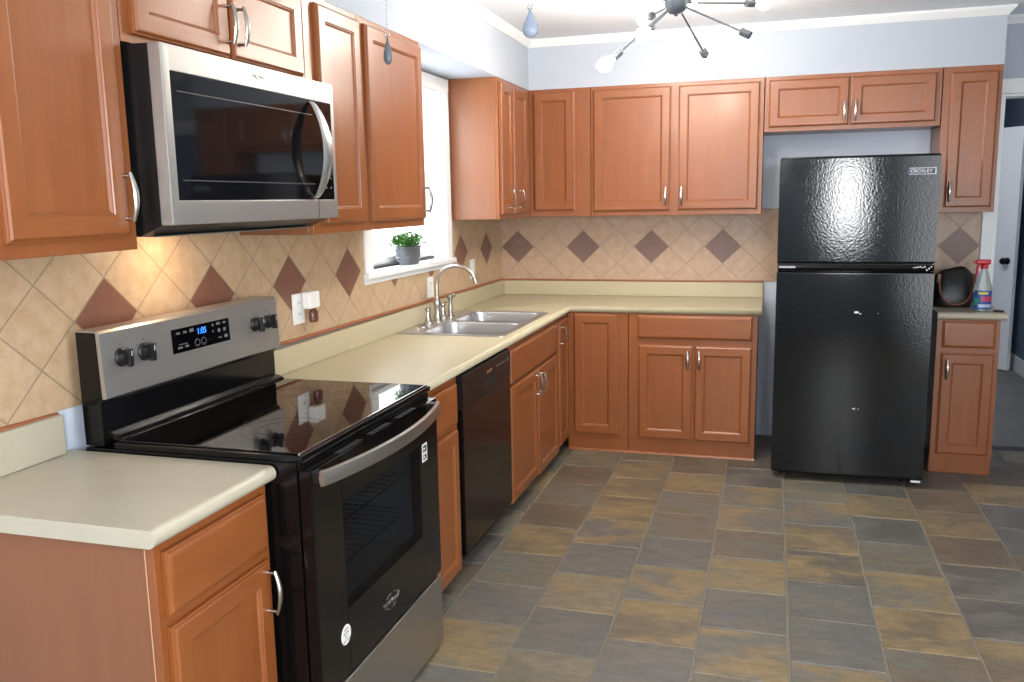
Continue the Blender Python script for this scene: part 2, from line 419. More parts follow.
# open white hall door
def hall_door():
    a = Vector((3.665, 2.47)); h = Vector((3.20, 3.05)); d = (h-a).normalized(); nrm = Vector((d.y, -d.x)); nrm = nrm if nrm.x < 0 else -nrm
    L = (h-a).length; th = .036
    def P(s, t, z): q = a+d*s-nrm*t; return Vector((q.x, q.y, z))
    bm = B()
    def slab(s0, s1, z0, z1, t0, t1):
        loft(bm, [[P(s0, t0, z), P(s1, t0, z), P(s1, t1, z), P(s0, t1, z)] for z in (z0, z1)])
    slab(0, L, .012, 2.02, .004, th-.004)
    for s0, s1, z0, z1 in ((0, .11, .012, 2.02), (L-.11, L, .012, 2.02), (.11, L-.11, 1.90, 2.02), (.11, L-.11, .012, .2), (.11, L-.11, .85, 1.0)):
        slab(s0, s1, z0, z1, 0, .004); slab(s0, s1, z0, z1, th-.004, th)
    o = struct('door_1', bm, M['white'], label='white panelled door standing open in the hall')
    bm = B()
    for t0, sg in ((0, 1), (th, -1)):
        n3 = Vector((nrm.x, nrm.y, 0))*sg; c = P(.065, t0, .93)
        lathe(bm, [(.028, 0), (.028, .006), (.012, .009), (.010, .03), (.024, .04), (.029, .052), (.022, .066), (.0, .068)], c, n3, 16)
    struct('door_knob', bm, M['blkm'], o, 40)
hall_door()
l = bpy.data.lights.new('hall_fill_lamp', 'POINT'); l.energy = 28; l.shadow_soft_size = .12; l.color = (.95, .97, 1)  # unseen lamp added to lift the dark hall
o = bpy.data.objects.new('hall_fill_lamp', l); COL.objects.link(o); o.location = (2.75, 1.3, 2.25)
# kitchen window over the sink
def sink_window():
    bm = B()
    box(bm, 0.0, .016, -2.06, -1.985, 1.186, 2.085, .003); box(bm, 0.0, .016, -1.04, -.965, 1.186, 2.085, .003)
    box(bm, 0.0, .018, -2.06, -.965, 2.085, 2.150, .003)
    root = struct('window_1', bm, M['white'], label='white framed window over the sink with bright daylight')
    bm = B(); box(bm, -.148, -.001, WY0, WY0+.012, 1.186, WZ1-.012); box(bm, -.148, -.001, WY1-.012, WY1, 1.186, WZ1-.012); box(bm, -.148, -.001, WY0, WY1, WZ1-.012, WZ1)
    struct('window_jamb', bm, M['white'], root)
    bm = B(); box(bm, -.145, .0, WY0+.001, WY1-.001, WZ0, 1.186); box(bm, .0, .036, -2.075, -.955, 1.160, 1.186, .004); box(bm, .0, .014, -2.07, -.965, 1.135, 1.160, .003)
    struct('window_sill', bm, M['white'], root)
    bm = B(); y0, y1 = WY0+.012, WY1-.012
    for z0, z1, x in ((1.187, 1.64, -.095), (1.60, WZ1-.013, -.118)):
        box(bm, x-.02, x, y0, y0+.045, z0, z1, .003); box(bm, x-.02, x, y1-.045, y1, z0, z1, .003)
        box(bm, x-.02, x, y0+.045, y1-.045, z0, z0+.045, .003); box(bm, x-.02, x, y0+.045, y1-.045, z1-.04, z1, .003)
    s = struct('window_sash', bm, M['white'], root)
    for z0, z1, x in ((1.232, 1.60, -.107), (1.645, WZ1-.053, -.130)):
        bm = B(); box(bm, x, x+.004, y0+.045, y1-.045, z0, z1); struct('window_pane', bm, M['pane'], s)
    bm = B(); box(bm, -.094, -.062, y0, y1, 1.1862, 1.200, .002); struct('window_track', bm, M['gasket'], root)
sink_window()
def dining_window():
    bm = B(); y = YR
    box(bm, 1.98, 2.05, y, y+.016, .99, 2.0, .003); box(bm, 2.85, 2.92, y, y+.016, .99, 2.0, .003); box(bm, 1.98, 2.92, y, y+.016, 2.0, 2.07, .003); box(bm, 1.96, 2.94, y, y+.04, .96, .99, .003)
    root = struct('window_2', bm, M['white'])
dining_window()
def unseen_patio_door():  # assumed patio opening, out of view, framing the added fill light
    bm = B(); x = RX
    box(bm, x-.016, x, -6.27, -6.2, 0, 2.15, .003); box(bm, x-.016, x, -4.4, -4.33, 0, 2.15, .003); box(bm, x-.016, x, -6.27, -4.33, 2.15, 2.22, .003)
    struct('window_3', bm, M['white'])
unseen_patio_door()

# ------------------------------------------------------------------ cabinet builder
def mapper(wall, face):
    if wall == 'L': return lambda h, v, d: Vector((face+d, h, v))
    return lambda h, v, d: Vector((h, -face-d, v))
def front(mp, h0, h1, v0, v1, rings, panel, rail_h=True):
    bm = B(); V = []
    for ins, d in rings:
        V.append([bm.verts.new(mp(*p)) for p in ((h0+ins, v0+ins, d), (h1-ins, v0+ins, d), (h1-ins, v1-ins, d), (h0+ins, v1-ins, d))])
    for a, b in zip(V, V[1:]):
        for i in range(4):
            f = bm.faces.new((a[i], a[(i+1) % 4], b[(i+1) % 4], b[i])); f.material_index = 1 if (i in (0, 2) and rail_h) else 0
    f = bm.faces.new(V[-1]); f.material_index = panel
    bm.faces.new(V[0][::-1])
    return bm
DOOR = [(0, .001), (0, .011), (.004, .0125), (.005, .016), (.009, .0195), (.014, .020), (.050, .020), (.0525, .017), (.0545, .0165), (.060, .0115), (.062, .0112)]
DRAW = [(0, .001), (0, .011), (.004, .0125), (.006, .016), (.012, .0195), (.016, .020)]
def pull(parent, mp, h, v0, v1, d0=.020):
    bm = B(); n = 14; pts = []; rs = []
    for k in range(n+1):
        t = k/n; pts.append(mp(h, v0+(v1-v0)*t, d0+.022+.011*math.sin(PI*t))); rs.append(.0032+.0024*math.sin(PI*t))
    tube(bm, pts, rs, 8, flat=1.5, upv=mp(0, 0, 1)-mp(0, 0, 0))
    for t in (.06, .94):
        c = mp(h, v0+(v1-v0)*t, d0-.001); e = mp(h, v0+(v1-v0)*t, d0+.0245)
        tube(bm, [c, c.lerp(e, .2), c.lerp(e, .3), e], [.006, .006, .004, .004], 8)
    return mk('handle', bm, M['nickel'], parent, 50)
def door(root, mp, h0, h1, v0, v1, hd=None):
    o = mk('door', front(mp, h0, h1, v0, v1, DOOR, 0), [M['wood'], M['woodh']], root, 25)
    if hd: pull(o, mp, *hd)
    return o
def drawer(root, mp, h0, h1, v0, v1, name='drawer'):
    return mk(name, front(mp, h0, h1, v0, v1, DRAW, 0, False), [M['woodh']], root, 25)
def cbox(bm, mp, h0, h1, v0, v1, d0, d1, bev=.0012, mat=0):
    a = mp(h0, v0, d0); b = mp(h1, v1, d1)
    box(bm, min(a.x, b.x), max(a.x, b.x), min(a.y, b.y), max(a.y, b.y), min(a.z, b.z), max(a.z, b.z), bev, mat, 1)
def cabinet(name, label, cat, wall, face, h0, h1, v0, v1, group, back=.009, toe=None, stile=.038, mid=None, open_top=False):
    """carcass + face frame; toe=(height, recess)"""
    mp = mapper(wall, face)
    root = thing(name, label, cat, mp((h0+h1)/2, 0 if toe else v0, -face/2), group)
    zb = toe[0] if toe else v0
    bm = B(); e = .0012
    if open_top:
        for q in ((h0+e, h0+.018, zb, v1), (h1-.018, h1-e, zb, v1), (h0+.018, h1-.018, zb, zb+.018)): cbox(bm, mp, *q, -face+back, -.019)
        cbox(bm, mp, h0+.018, h1-.018, zb+.018, v1, -face+back, -face+back+.006)
    else: cbox(bm, mp, h0+e, h1-e, zb, v1, -face+back, -.019)
    mk('carcass', bm, [M['panel'], M['woodh']], root, 25)
    bm = B()
    cbox(bm, mp, h0+e, h1-e, zb, v1, -.0185, 0)
    mk('face_frame', bm, [M['wood'], M['woodh']], root, 25)
    if toe:
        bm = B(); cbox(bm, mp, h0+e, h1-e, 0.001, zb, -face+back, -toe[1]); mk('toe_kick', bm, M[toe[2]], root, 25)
    return root, mp
UG, LG = 'cherry wall cabinets', 'cherry base cabinets'
# --- wall cabinets, side wall
r, mp = cabinet('wall_cabinet', 'cherry wall cabinet left of the microwave, cut by the photo edge', 'cabinet', 'L', UD, -4.262, -3.826, ZB, ZT, UG)
door(r, mp, -4.205, -3.862, 1.427, 2.135, (-3.880, 1.462, 1.572))
r, mp = cabinet('wall_cabinet', 'short two-door cherry cabinet directly above the steel microwave', 'cabinet', 'L', UD, -3.825, -2.996, 1.872, ZT, UG, mid=[(-3.44, -3.385)])
door(r, mp, -3.795, -3.418, 1.893, 2.135, (-3.437, 1.925, 2.03)); door(r, mp, -3.405, -3.026, 1.893, 2.135, (-3.384, 1.925, 2.03))
r, mp = cabinet('wall_cabinet', 'tall single-door cherry cabinet partly behind the right side of the microwave', 'cabinet', 'L', UD, -2.995, -2.613, ZB, ZT, UG)
door(r, mp, -2.930, -2.622, 1.427, 2.138)
r, mp = cabinet('wall_cabinet', 'single-door cherry cabinet just left of the sink window', 'cabinet', 'L', UD, -2.612, -2.035, ZB, ZT, UG)
door(r, mp, -2.572, -2.052, 1.425, 2.138, (-2.072, 1.452, 1.562))
r, mp = cabinet('wall_cabinet', 'cherry corner cabinet on the window wall with a plain side panel and two narrow doors', 'cabinet', 'L', UD, -.942, -.312, ZB, ZT, UG, mid=[(-.715, -.68)])
door(r, mp, -.928, -.708, 1.420, 2.138, (-.800, 1.45, 1.56)); door(r, mp, -.685, -.405, 1.422, 2.138, (-.600, 1.45, 1.56))
# --- wall cabinets, rear wall
r, mp = cabinet('wall_cabinet', 'narrow single-door cherry cabinet in the inner corner, hung on the rear wall', 'cabinet', 'B', UD, .012, .672, ZB, ZT, UG)
door(r, mp, .316, .573, 1.430, 2.140)
r, mp = cabinet('wall_cabinet', 'wide two-door cherry cabinet above the rear counter, left of the fridge', 'cabinet', 'B', UD, .673, 1.676, ZB, ZT, UG, mid=[(1.14, 1.205)])
door(r, mp, .689, 1.152, 1.422, 2.140, (1.128, 1.452, 1.562)); door(r, mp, 1.196, 1.652, 1.424, 2.138, (1.220, 1.452, 1.562))
r, mp = cabinet('wall_cabinet', 'short two-door cherry cabinet hanging above the black fridge', 'cabinet', 'B', UD, 1.678, 2.594, 1.856, ZT, UG, mid=[(2.10, 2.165)])
door(r, mp, 1.700, 2.127, 1.880, 2.140, (2.103, 1.898, 2.008)); door(r, mp, 2.136, 2.566, 1.880, 2.138, (2.160, 1.898, 2.008))
r, mp = cabinet('wall_cabinet', 'narrow tall cherry cabinet right of the fridge beside the doorway', 'cabinet', 'B', UD, 2.596, 2.884, 1.390, ZT, UG)
door(r, mp, 2.634, 2.864, 1.418, 2.130, (2.652, 1.448, 1.558))
# --- base cabinets, side wall
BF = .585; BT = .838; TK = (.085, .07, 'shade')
r, mp = cabinet('base_cabinet', 'cherry base cabinet at the near end, left of the stove, side panel showing', 'cabinet', 'L', BF, -4.212, -3.812, .0, BT, LG, toe=TK)
bm = B(); box(bm, .5645, .5658, -4.2127, -4.2105, .10, .825); mk('worn_edge', bm, plain('bare_wood_edge', '#c99f78', .7), r, 0)
drawer(r, mp, -4.192, -3.836, .678, .816); door(r, mp, -4.192, -3.836, .100, .654, (-3.858, .525, .635))
r, mp = cabinet('base_cabinet', 'slim cherry base cabinet between the stove and the dishwasher', 'cabinet', 'L', BF, -2.975, -2.490, .0, BT, LG, toe=TK)
drawer(r, mp, -2.945, -2.522, .652, .812); door(r, mp, -2.945, -2.522, .060, .632)
r, mp = cabinet('base_cabinet', 'cherry sink base cabinet with a false drawer front and two doors', 'cabinet', 'L', BF, -1.822, -.862, .0, BT, LG, toe=TK, mid=[(-1.35, -1.31)], open_top=True)
drawer(r, mp, -1.806, -.880, .655, .815, 'drawer_front'); door(r, mp, -1.806, -1.335, .075, .640, (-1.362, .505, .615)); door(r, mp, -1.322, -.880, .062, .640, (-1.292, .505, .615))
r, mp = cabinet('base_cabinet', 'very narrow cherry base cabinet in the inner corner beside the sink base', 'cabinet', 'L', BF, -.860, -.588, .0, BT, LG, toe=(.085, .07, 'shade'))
door(r, mp, -.846, -.612, .085, .812, (-.822, .680, .785))
# --- base cabinets, rear wall
TK2 = (.085, .004, 'wood')
r, mp = cabinet('base_cabinet', 'single-door cherry corner base cabinet under the rear counter', 'cabinet', 'B', BF, .587, .952, .0, BT, LG, toe=TK2)
door(r, mp, .628, .889, .108, .832)
r, mp = cabinet('base_cabinet', 'two-door cherry base cabinet with one wide drawer, left of the fridge', 'cabinet', 'B', BF, .953, 1.678, .0, BT, LG, toe=TK2, mid=[(1.31, 1.345)])
drawer(r, mp, 1.006, 1.650, .695, .832); door(r, mp, 1.012, 1.324, .100, .657, (1.298, .525, .632)); door(r, mp, 1.336, 1.649, .100, .657, (1.362, .525, .632))
bm = B(); sweep(bm, [(1.678, -BF-.001), (.60, -BF-.001)][::-1], [(0, .001), (.014, .001), (.013, .009), (.008, .014), (0, .016)]); struct('baseboard_back', bm, M['wood'], smooth=40, label='stained quarter-round moulding along the base of the rear cabinets')
r, mp = cabinet('base_cabinet', 'narrow cherry base cabinet right of the fridge, bag and spray bottle on top', 'cabinet', 'B', BF, 2.588, 2.890, .0, BT, LG, toe=(.085, .012, 'wood'))
drawer(r, mp, 2.616, 2.868, .690, .832); door(r, mp, 2.616, 2.868, .112, .660, (2.643, .525, .632))

# ------------------------------------------------------------------ worktops
def noseprof(wd, top=CT, th=.038):
    r = th/2; P = [(wd, top-th), ]
    P = [(wd, top), (wd, top-th)]
    for k in range(0, 9):
        t = -PI/2-PI*k/8; P.append((r+r*math.cos(t), top-r+r*math.sin(t)))
    return P   # (distance inward from the nose, z)
def apply_cut(o, cutters):
    for c in cutters:
        m = o.modifiers.new('cut', 'BOOLEAN'); m.operation = 'DIFFERENCE'; m.object = c; m.solver = 'EXACT'
    bpy.context.view_layer.update()
    me = bpy.data.meshes.new_from_object(o.evaluated_get(bpy.context.evaluated_depsgraph_get()))
    o.modifiers.clear(); old = o.data; o.data = me; bpy.data.meshes.remove(old)
    for c in cutters: bpy.data.objects.remove(c)
def cutter(ring, z0, z1):
    bm = B(); loft(bm, [[(x, y, z) for x, y in ring] for z in (z0, z1)]); bmesh.ops.recalc_face_normals(bm, faces=bm.faces[:])
    me = bpy.data.meshes.new('cut'); bm.to_mesh(me); bm.free(); o = bpy.data.objects.new('cut', me); COL.objects.link(o); return o
def upstand(parent, x0, x1, y0, y1, z1):
    bm = B(); box(bm, x0, x1, y0, y1, CT-.002, z1, .004); return mk('backsplash_lip', bm, parent and M['lam'], parent, 30)
NX, NY = .6134, -.605
bm = B(); sweep(bm, [(NX, -2.982), (NX, NY), (1.698, NY)], [(-d, z) for d, z in noseprof(.604)])
wt = mk('worktop', bm, M['lam'], None, 50); tag(wt, 'long beige L-shaped worktop running past the sink to the fridge', 'countertop')
SX0, SX1, SY0, SY1 = .025, .568, -1.815, -.940
apply_cut(wt, [cutter(rrect(SX0+.015, SX1-.015, SY0+.015, SY1-.015, .03), CT-.1, CT+.1)])
for p in wt.data.polygons: p.use_smooth = True
wt.data.set_sharp_from_angle(angle=math.radians(40))
bm = B(); box(bm, .009, .030, -2.982, -.030, CT+.0005, .974, .004); box(bm, .009, 1.698, -.030, -.009, CT+.0005, .970, .004); mk('backsplash_lip', bm, M['lam'], wt, 30)
bm = B(); sweep(bm, [(NX, -4.236), (NX, -3.806)], [(-d, z) for d, z in noseprof(.604)])
wn = mk('worktop', bm, M['lamn'], None, 50); tag(wn, 'short pale worktop at the near end, left of the stove', 'countertop')
bm = B(); box(bm, .009, .030, -4.236, -3.838, CT+.0005, .980, .004); mk('backsplash_lip', bm, M['lamn'], wn, 30)
bm = B(); sweep(bm, [(2.586, NY), (2.912, NY)], [(-d, z) for d, z in noseprof(.590)])
wr = mk('worktop', bm, M['lamn'], None, 50); tag(wr, 'small worktop right of the fridge holding the handbag', 'countertop')

# ------------------------------------------------------------------ sink and faucet
def sink():
    root = thing('kitchen_sink', 'stainless double-bowl drop-in sink set in the beige worktop', 'sink', (.3, -1.38, CT))
    z = CT+.0008
    bm = B(); rings = [[(x, y, z) for x, y in rrect(SX0, SX1, SY0, SY1, .03)], [(x, y, z+.004) for x, y in rrect(SX0+.002, SX1-.002, SY0+.002, SY1-.002, .03)],
                       [(x, y, z+.006) for x, y in rrect(SX0+.007, SX1-.007, SY0+.007, SY1-.007, .028)], [(x, y, z+.0045) for x, y in rrect(SX0+.013, SX1-.013, SY0+.013, SY1-.013, .025)]]
    loft(bm, rings)
    rim = mk('rim', bm, M['sinksteel'], root, 40)
    bowls = ((.145, .540, -1.770, -1.405), (.145, .540, -1.350, -.985))
    apply_cut(rim, [cutter(rrect(*b, .06), CT-.1, CT+.1) for b in bowls])
    rim.data.materials.clear(); rim.data.materials.append(M['sinksteel'])
    for p in rim.data.polygons: p.use_smooth = True
    rim.data.set_sharp_from_angle(angle=math.radians(35))
    for (x0, x1, y0, y1) in bowls:
        bm = B(); R = []
        for ins, zz, r in ((-.006, z+.0056, .064), (-.001, z+.005, .060), (.003, z+.0, .058), (.010, z-.09, .06), (.014, z-.135, .06), (.026, z-.158, .055), (.05, z-.166, .045), (.14, z-.170, .02)):
            R.append([(x, y, zz) for x, y in rrect(x0+ins, x1-ins, y0+ins, y1-ins, r)])
        loft(bm, R, cap0=False)
        b = mk('bowl', bm, M['sinksteel'], root, 60)
        bm = B(); c = ((x0+x1)/2, (y0+y1)/2, z-.1695); lathe(bm, [(.055, 0), (.052, .003), (.040, .002), (.036, -.004)], c, seg=24)
        for k in range(8): a = k*PI/4; tube(bm, [(c[0]+.012*math.cos(a), c[1]+.012*math.sin(a), c[2]+.0015), (c[0]+.032*math.cos(a), c[1]+.032*math.sin(a), c[2]+.0015)], .0025, 6)
        mk('drain', bm, M['chrome'], b, 40)
    for y in (-1.665, -1.60): 
        bm = B(); lathe(bm, [(.019, 0), (.019, .003), (.014, .006), (.0, .0065)], (.085, y, z+.0045), seg=18); mk('hole_cap', bm, M['chrome'], root, 40)
sink()
def faucet():
    z = CT+.0055; x = .085
    root = thing('faucet', 'brushed nickel gooseneck faucet with lever handles behind the sink', 'faucet', (x, -1.33, z))
    bm = B(); y = -1.400
    lathe(bm, [(.026, 0), (.026, .006), (.021, .012), (.019, .03), (.016, .05), (.0165, .075), (.020, .085), (.0195, .105), (.013, .118), (.0115, .13)], (x, y, z), seg=20)
    mk('body', bm, M['nickel'], root, 40)
    bm = B(); pts = [(x, y, z+.12), (x, y, z+.19)]; R = .108
    for k in range(1, 19):
        t = PI*k/18*.93; pts.append((x+R-R*math.cos(t), y, z+.19+R*math.sin(t)*.92))
    q = Vector(pts[-1]); d = (q-Vector(pts[-2])).normalized(); pts.append(tuple(q+d*.012))
    tube(bm, pts, [.0105]*(len(pts)-2)+[.0105, .0115], 14); mk('spout', bm, M['nickel'], root, 60)
    for yy, sg in ((-1.505, -1), (-1.295, 1)):
        bm = B(); lathe(bm, [(.024, 0), (.024, .005), (.018, .011), (.014, .035), (.009, .062), (.012, .068), (.013, .078), (.009, .086), (0, .088)], (x-.01, yy, z), seg=18)
        h = mk('handle', bm, M['nickel'], root, 40)
        bm = B(); tube(bm, [(x-.01, yy, z+.076), (x-.008, yy+sg*.02, z+.082), (x-.004, yy+sg*.042, z+.080)], [.0045, .0042, .0058], 8); mk('lever', bm, M['nickel'], h, 50)
    bm = B(); yy = -1.210
    lathe(bm, [(.021, 0), (.021, .006), (.014, .012), (.0125, .03), (.015, .04), (.0125, .052), (.0115, .085), (.016, .102), (.016, .112), (.010, .118), (0, .119)], (x, yy, z), seg=18); s = mk('sprayer', bm, M['nickel'], root, 40)
    bm = B(); tube(bm, [(x, yy, z+.108), (x+.012, yy, z+.118), (x+.028, yy, z+.117)], [.012, .012, .010], 10); mk('spray_head', bm, M['nickel'], s, 50)
faucet()

# ------------------------------------------------------------------ stove
def stove():
    Y0, Y1 = -3.800, -2.986; XB = .052; XF = .665; ZC = .907
    root = thing('electric_stove', 'black and stainless glass-top electric stove between the counters', 'stove', (.38, (Y0+Y1)/2, 0))
    bm = B()
    box(bm, XB, XF, Y0, Y0+.012, .03, ZC-.022, .002); box(bm, XB, XF, Y1-.012, Y1, .03, ZC-.022, .002); box(bm, XB, XB+.012, Y0+.012, Y1-.012, .03, ZC-.022)
    box(bm, XB+.012, XF, Y0+.012, Y1-.012, .03, .05); box(bm, XB+.012, XF, Y0+.012, Y1-.012, ZC-.06, ZC-.022)
    for a, b in ((Y0+.03, Y0+.08), (Y1-.08, Y1-.03)):
        for c in (XB+.03, XF-.08): box(bm, c, c+.04, a, b, .0005, .03)
    mk('body', bm, M['blk'], root, 30)
    # cooktop
    bm = B()
    box(bm, XB+.09, .682, Y0-.001, Y1+.001, ZC-.021, ZC-.004, .004); mk('cooktop_frame', bm, M['blk'], root, 30)
    bm = B(); box(bm, XB+.10, .668, Y0+.010, Y1-.010, ZC-.0045, ZC, .0015); g = mk('glass_top', bm, M['glass'], root, 30)
    bm = B()
    for (cx, cy, r) in ((.29, Y0+.20, .09), (.51, Y0+.21, .115), (.29, Y1-.20, .075), (.51, Y1-.21, .09)):
        for rr in (r, r*.62):
            V = [[(cx+(rr+dr)*math.cos(2*PI*k/40), cy+(rr+dr)*math.sin(2*PI*k/40), ZC+.0003) for k in range(40)] for dr in (-.0012, .0012)]
            loft(bm, V, cap0=False, cap1=False)
    mks('burner_ring', bm, plain('grey_burner_print', '#101012', .12), g, 0)
    bm = B(); box(bm, .668, .673, Y0+.006, Y1-.006, ZC-.006, ZC+.0008, .001); mk('front_trim', bm, M['chrome'], root, 30)
    # sloped fascia under the glass
    bm = B(); prof = [(.60, .886), (.662, .886), (.671, .884), (.674, .878), (.674, .866), (.60, .866)]
    loft(bm, [[(x, y, z) for x, z in prof] for y in (Y0+.004, Y1-.004)]); fs = mk('fascia', bm, M['blk'], root, 30)
    # oven door: frame with a window hole
    D0, D1, DT, DB = .668, .702, .865, .272; W = (-3.650, -3.140, .448, .742)
    bm = B()
    box(bm, D0, D1, Y0+.003, W[0], DB, DT, .003); box(bm, D0, D1, W[1], Y1-.003, DB, DT, .003); box(bm, D0, D1, W[0], W[1], DB, W[2], .0); box(bm, D0, D1, W[0], W[1], W[3], DT, .0)
    dr = mk('oven_door', bm, M['blk'], root, 30)
    bm = B(); box(bm, D1-.006, D1-.001, W[0], W[1], W[2], W[3]); mk('door_glass', bm, M['oveng'], dr, 0)
    bm = B()
    for k in range(3):
        a = Y0+.16+k*.185
        for q in range(2): box(bm, D0+.011+q*.010, D0+.017+q*.010, a, a+.13, DT-.001, DT+.0012, .0006)
    mks('vent_slot', bm, M['gasket'], dr, 30)
    bm = B(); box(bm, D1-.0025, D1+.0004, Y0+.008, Y1-.008, DT-.0015, DT+.0006); mk('door_edge_trim', bm, M['chrome'], dr, 0)
    # cavity
    bm = B(); C0, C1 = .16, .664
    for q in ((C0, C1, W[0]-.05, W[0]-.045, .40, .80), (C0, C1, W[1]+.045, W[1]+.05, .40, .80), (C0, C0+.005, W[0]-.05, W[1]+.05, .40, .80), (C0, C1, W[0]-.05, W[1]+.05, .395, .40), (C0, C1, W[0]-.05, W[1]+.05, .80, .805)): box(bm, *q)
    cav = mk('oven_cavity', bm, M['ovenin'], root, 0)
    for zz in (.52, .64):
        bm = B()
        for k in range(16): yy = W[0]-.035+k*(W[1]-W[0]+.07)/15; tube(bm, [(C0+.03, yy, zz), (C1-.03, yy, zz)], .0022, 6)
        for xx in (C0+.03, .42, C1-.03): tube(bm, [(xx, W[0]-.04, zz-.003), (xx, W[1]+.04, zz-.003)], .003, 6)
        mk('oven_rack', bm, M['chrome'], cav, 40)
    # handle
    bm = B(); n = 24; rings = []
    for k in range(n+1):
        t = k/n; y = Y0-.0+.006+(Y1-Y0-.06)*t; o = .724+.050*math.sin(PI*min(1, max(0, t)))**.8
        rings.append([(o, y, .868), (o+.010, y, .866), (o+.013, y, .850), (o+.010, y, .832), (o, y, .829), (o-.004, y, .850)])
    loft(bm, rings); h = mk('door_handle', bm, M['steeld'], dr, 45)
    bm = B()
    for yy in (Y0+.020, Y1-.075): box(bm, D1-.004, .728, yy-.012, yy+.018, .834, .864, .003)
    mks('handle_bracket', bm, M['blkm'], h, 30)
    # badges and stickers
    def disc(name, cy, cz, ry, rz, mat, par, x=D1, n=32):
        bm = B(); loft(bm, [[(x+d, cy+ry*math.cos(2*PI*k/n), cz+rz*math.sin(2*PI*k/n)) for k in range(n)] for d in (0.0001, .0008)]); return mk(name, bm, mat, par, 0)
    s = disc('sticker', -3.668, .385, .026, .027, M['plate'], dr)
    for i, t in enumerate(('CLEAN', 'BEFORE', 'FIRST', 'USE NOW')): text('print', t, .0085, (D1+.001, -3.668, .400-i*.0105), (0, 1, 0), (0, 0, 1), M['inkd'], s, .0001)
    bm = B(); box(bm, D1+.0001, D1+.0008, -3.122, -3.082, .684, .742); s = mk('sticker', bm, M['plate'], dr, 0)
    bm = B(); box(bm, D1+.0009, D1+.0012, -3.116, -3.088, .715, .736); box(bm, D1+.0009, D1+.0012, -3.116, -3.088, .690, .706); 
    for zz in (.725, .698): box(bm, D1+.0012, D1+.0014, -3.113, -3.102, zz-.003, zz+.004, mat=1)
    mk('print', bm, [M['inkd'], M['plate']], s, 0)
    bd = text('badge', 'Whirlpool', .026, (D1+.0006, -3.388, .348), (0, 1, 0), (0, 0, 1), M['chrome'], dr, .0006)
    bm = B()
    for sg, r, z0 in ((1, .040, .352), (-1, .034, .344)):
        tube(bm, [(D1+.001, -3.388+r*1.05*math.cos(t), z0+.5*r*math.sin(t)) for t in [math.radians(a+(0 if sg > 0 else 180)) for a in range(20, 150, 10)]], .0016, 6)
    mk('badge_swirl', bm, M['chrome'], dr, 40)
    # drawer
    bm = B(); box(bm, .662, .702, Y0+.002, Y1-.002, .018, .258, .005); d = mk('storage_drawer', bm, M['steeld'], root, 30)
    # backguard
    PX, PXB, Z0, Z1 = .128, XB, 1.014, 1.188
    bm = B(); loft(bm, [[(XB, y, .89), (.110, y, .89), (.110, y, 1.0), (.124, y, Z0), (.118, y, Z1-.003), (XB, y, Z1-.003)] for y in (Y0+.003, Y1-.003)]); mk('backguard', bm, M['blk'], root, 30)
    bm = B(); loft(bm, [[(.103, y, .903), (.150, y, .903), (.148, y, .910), (.135, y, .918), (.112, y, .922), (.103, y, .922)] for y in (Y0+.02, Y1-.012)]); mk('rear_vent', bm, M['blk'], root, 30)
    bm = B(); loft(bm, [[(XB+.002, y, Z1-.003), (XB+.002, y, Z1), (.120, y, Z1), (.127, y, Z1-.006), (.133, y, Z0+.004), (.130, y, Z0), (.120, y, Z0), (.116, y, Z1-.004)] for y in (Y0, Y1)])
    cp = mk('control_panel', bm, M['steel'], root, 30)
    def px(z): return .127+(.006)*(Z1-.006-z)/(Z1-Z0-.01)
    nrm = Vector((1, 0, .035)).normalized()
    for yy in (-3.732, -3.645, -3.122, -3.046):
        c = Vector((px(1.112), yy, 1.112))
        bm = B(); lathe(bm, [(.025, 0), (.025, .004), (.0215, .007), (.0205, .020), (.019, .023), (0, .0235)], c, nrm, 24)
        box(bm, c.x+.018, c.x+.034, yy-.0075, yy+.0075, 1.112-.024, 1.112+.024, .003)
        k = mk('control_knob', bm, M['blkm'], root, 40)
        bm = B(); box(bm, c.x+.0335, c.x+.0346, yy-.001, yy+.001, 1.116, 1.130); mk('pointer', bm, M['ink'], k, 0)
        bm = B()
        for a in (-50, 0, 50): t = math.radians(a); box(bm, px(1.14)-.001, px(1.14)+.0006, yy+.030*math.sin(t)-.0015, yy+.030*math.sin(t)+.0015, 1.112+.034*math.cos(t)-.0015, 1.112+.034*math.cos(t)+.0015)
        mks('dial_print', bm, M['inkd'], cp, 0)
    bm = B(); loft(bm, [[(px(1.083)+.0002, y, 1.083), (px(1.083)+.0014, y, 1.083), (px(1.152)+.0014, y, 1.152), (px(1.152)+.0002, y, 1.152)] for y in (-3.532, -3.262)]); ds = mk('display', bm, M['glass'], root, 0)
    x = px(1.12)+.0022
    text('clock', '1:05', .026, (x+.001, -3.400, 1.132), (0, 1, 0), (0, 0, 1), M['lcd'], ds, .0002)
    bm = B()
    for (yy, zz, a, b) in ((-3.505, 1.139, .008, .003), (-3.475, 1.139, .008, .003), (-3.445, 1.140, .009, .005), (-3.345, 1.141, .004, .003), (-3.318, 1.142, .009, .004), (-3.288, 1.142, .007, .003),
                           (-3.345, 1.122, .003, .003), (-3.315, 1.121, .006, .005), (-3.288, 1.121, .006, .005), (-3.312, 1.099, .008, .002), (-3.283, 1.100, .008, .005), (-3.500, 1.097, .010, .003), (-3.470, 1.098, .008, .003), (-3.485, 1.106, .020, .001)):
        box(bm, x-.0006, x+.0002, yy-a, yy+a, zz-b, zz+b)
    mks('panel_print', bm, plain('dim_print', '#5e6064', .5), ds, 0)
    bm = B()
    for yy in (-3.422, -3.392):
        tube(bm, [(x, yy+.011*math.cos(t*PI/8), 1.100+.011*math.sin(t*PI/8)) for t in range(17)], .0009, 5)
        box(bm, x-.0006, x+.0002, yy-.005, yy+.005, 1.092, 1.095)
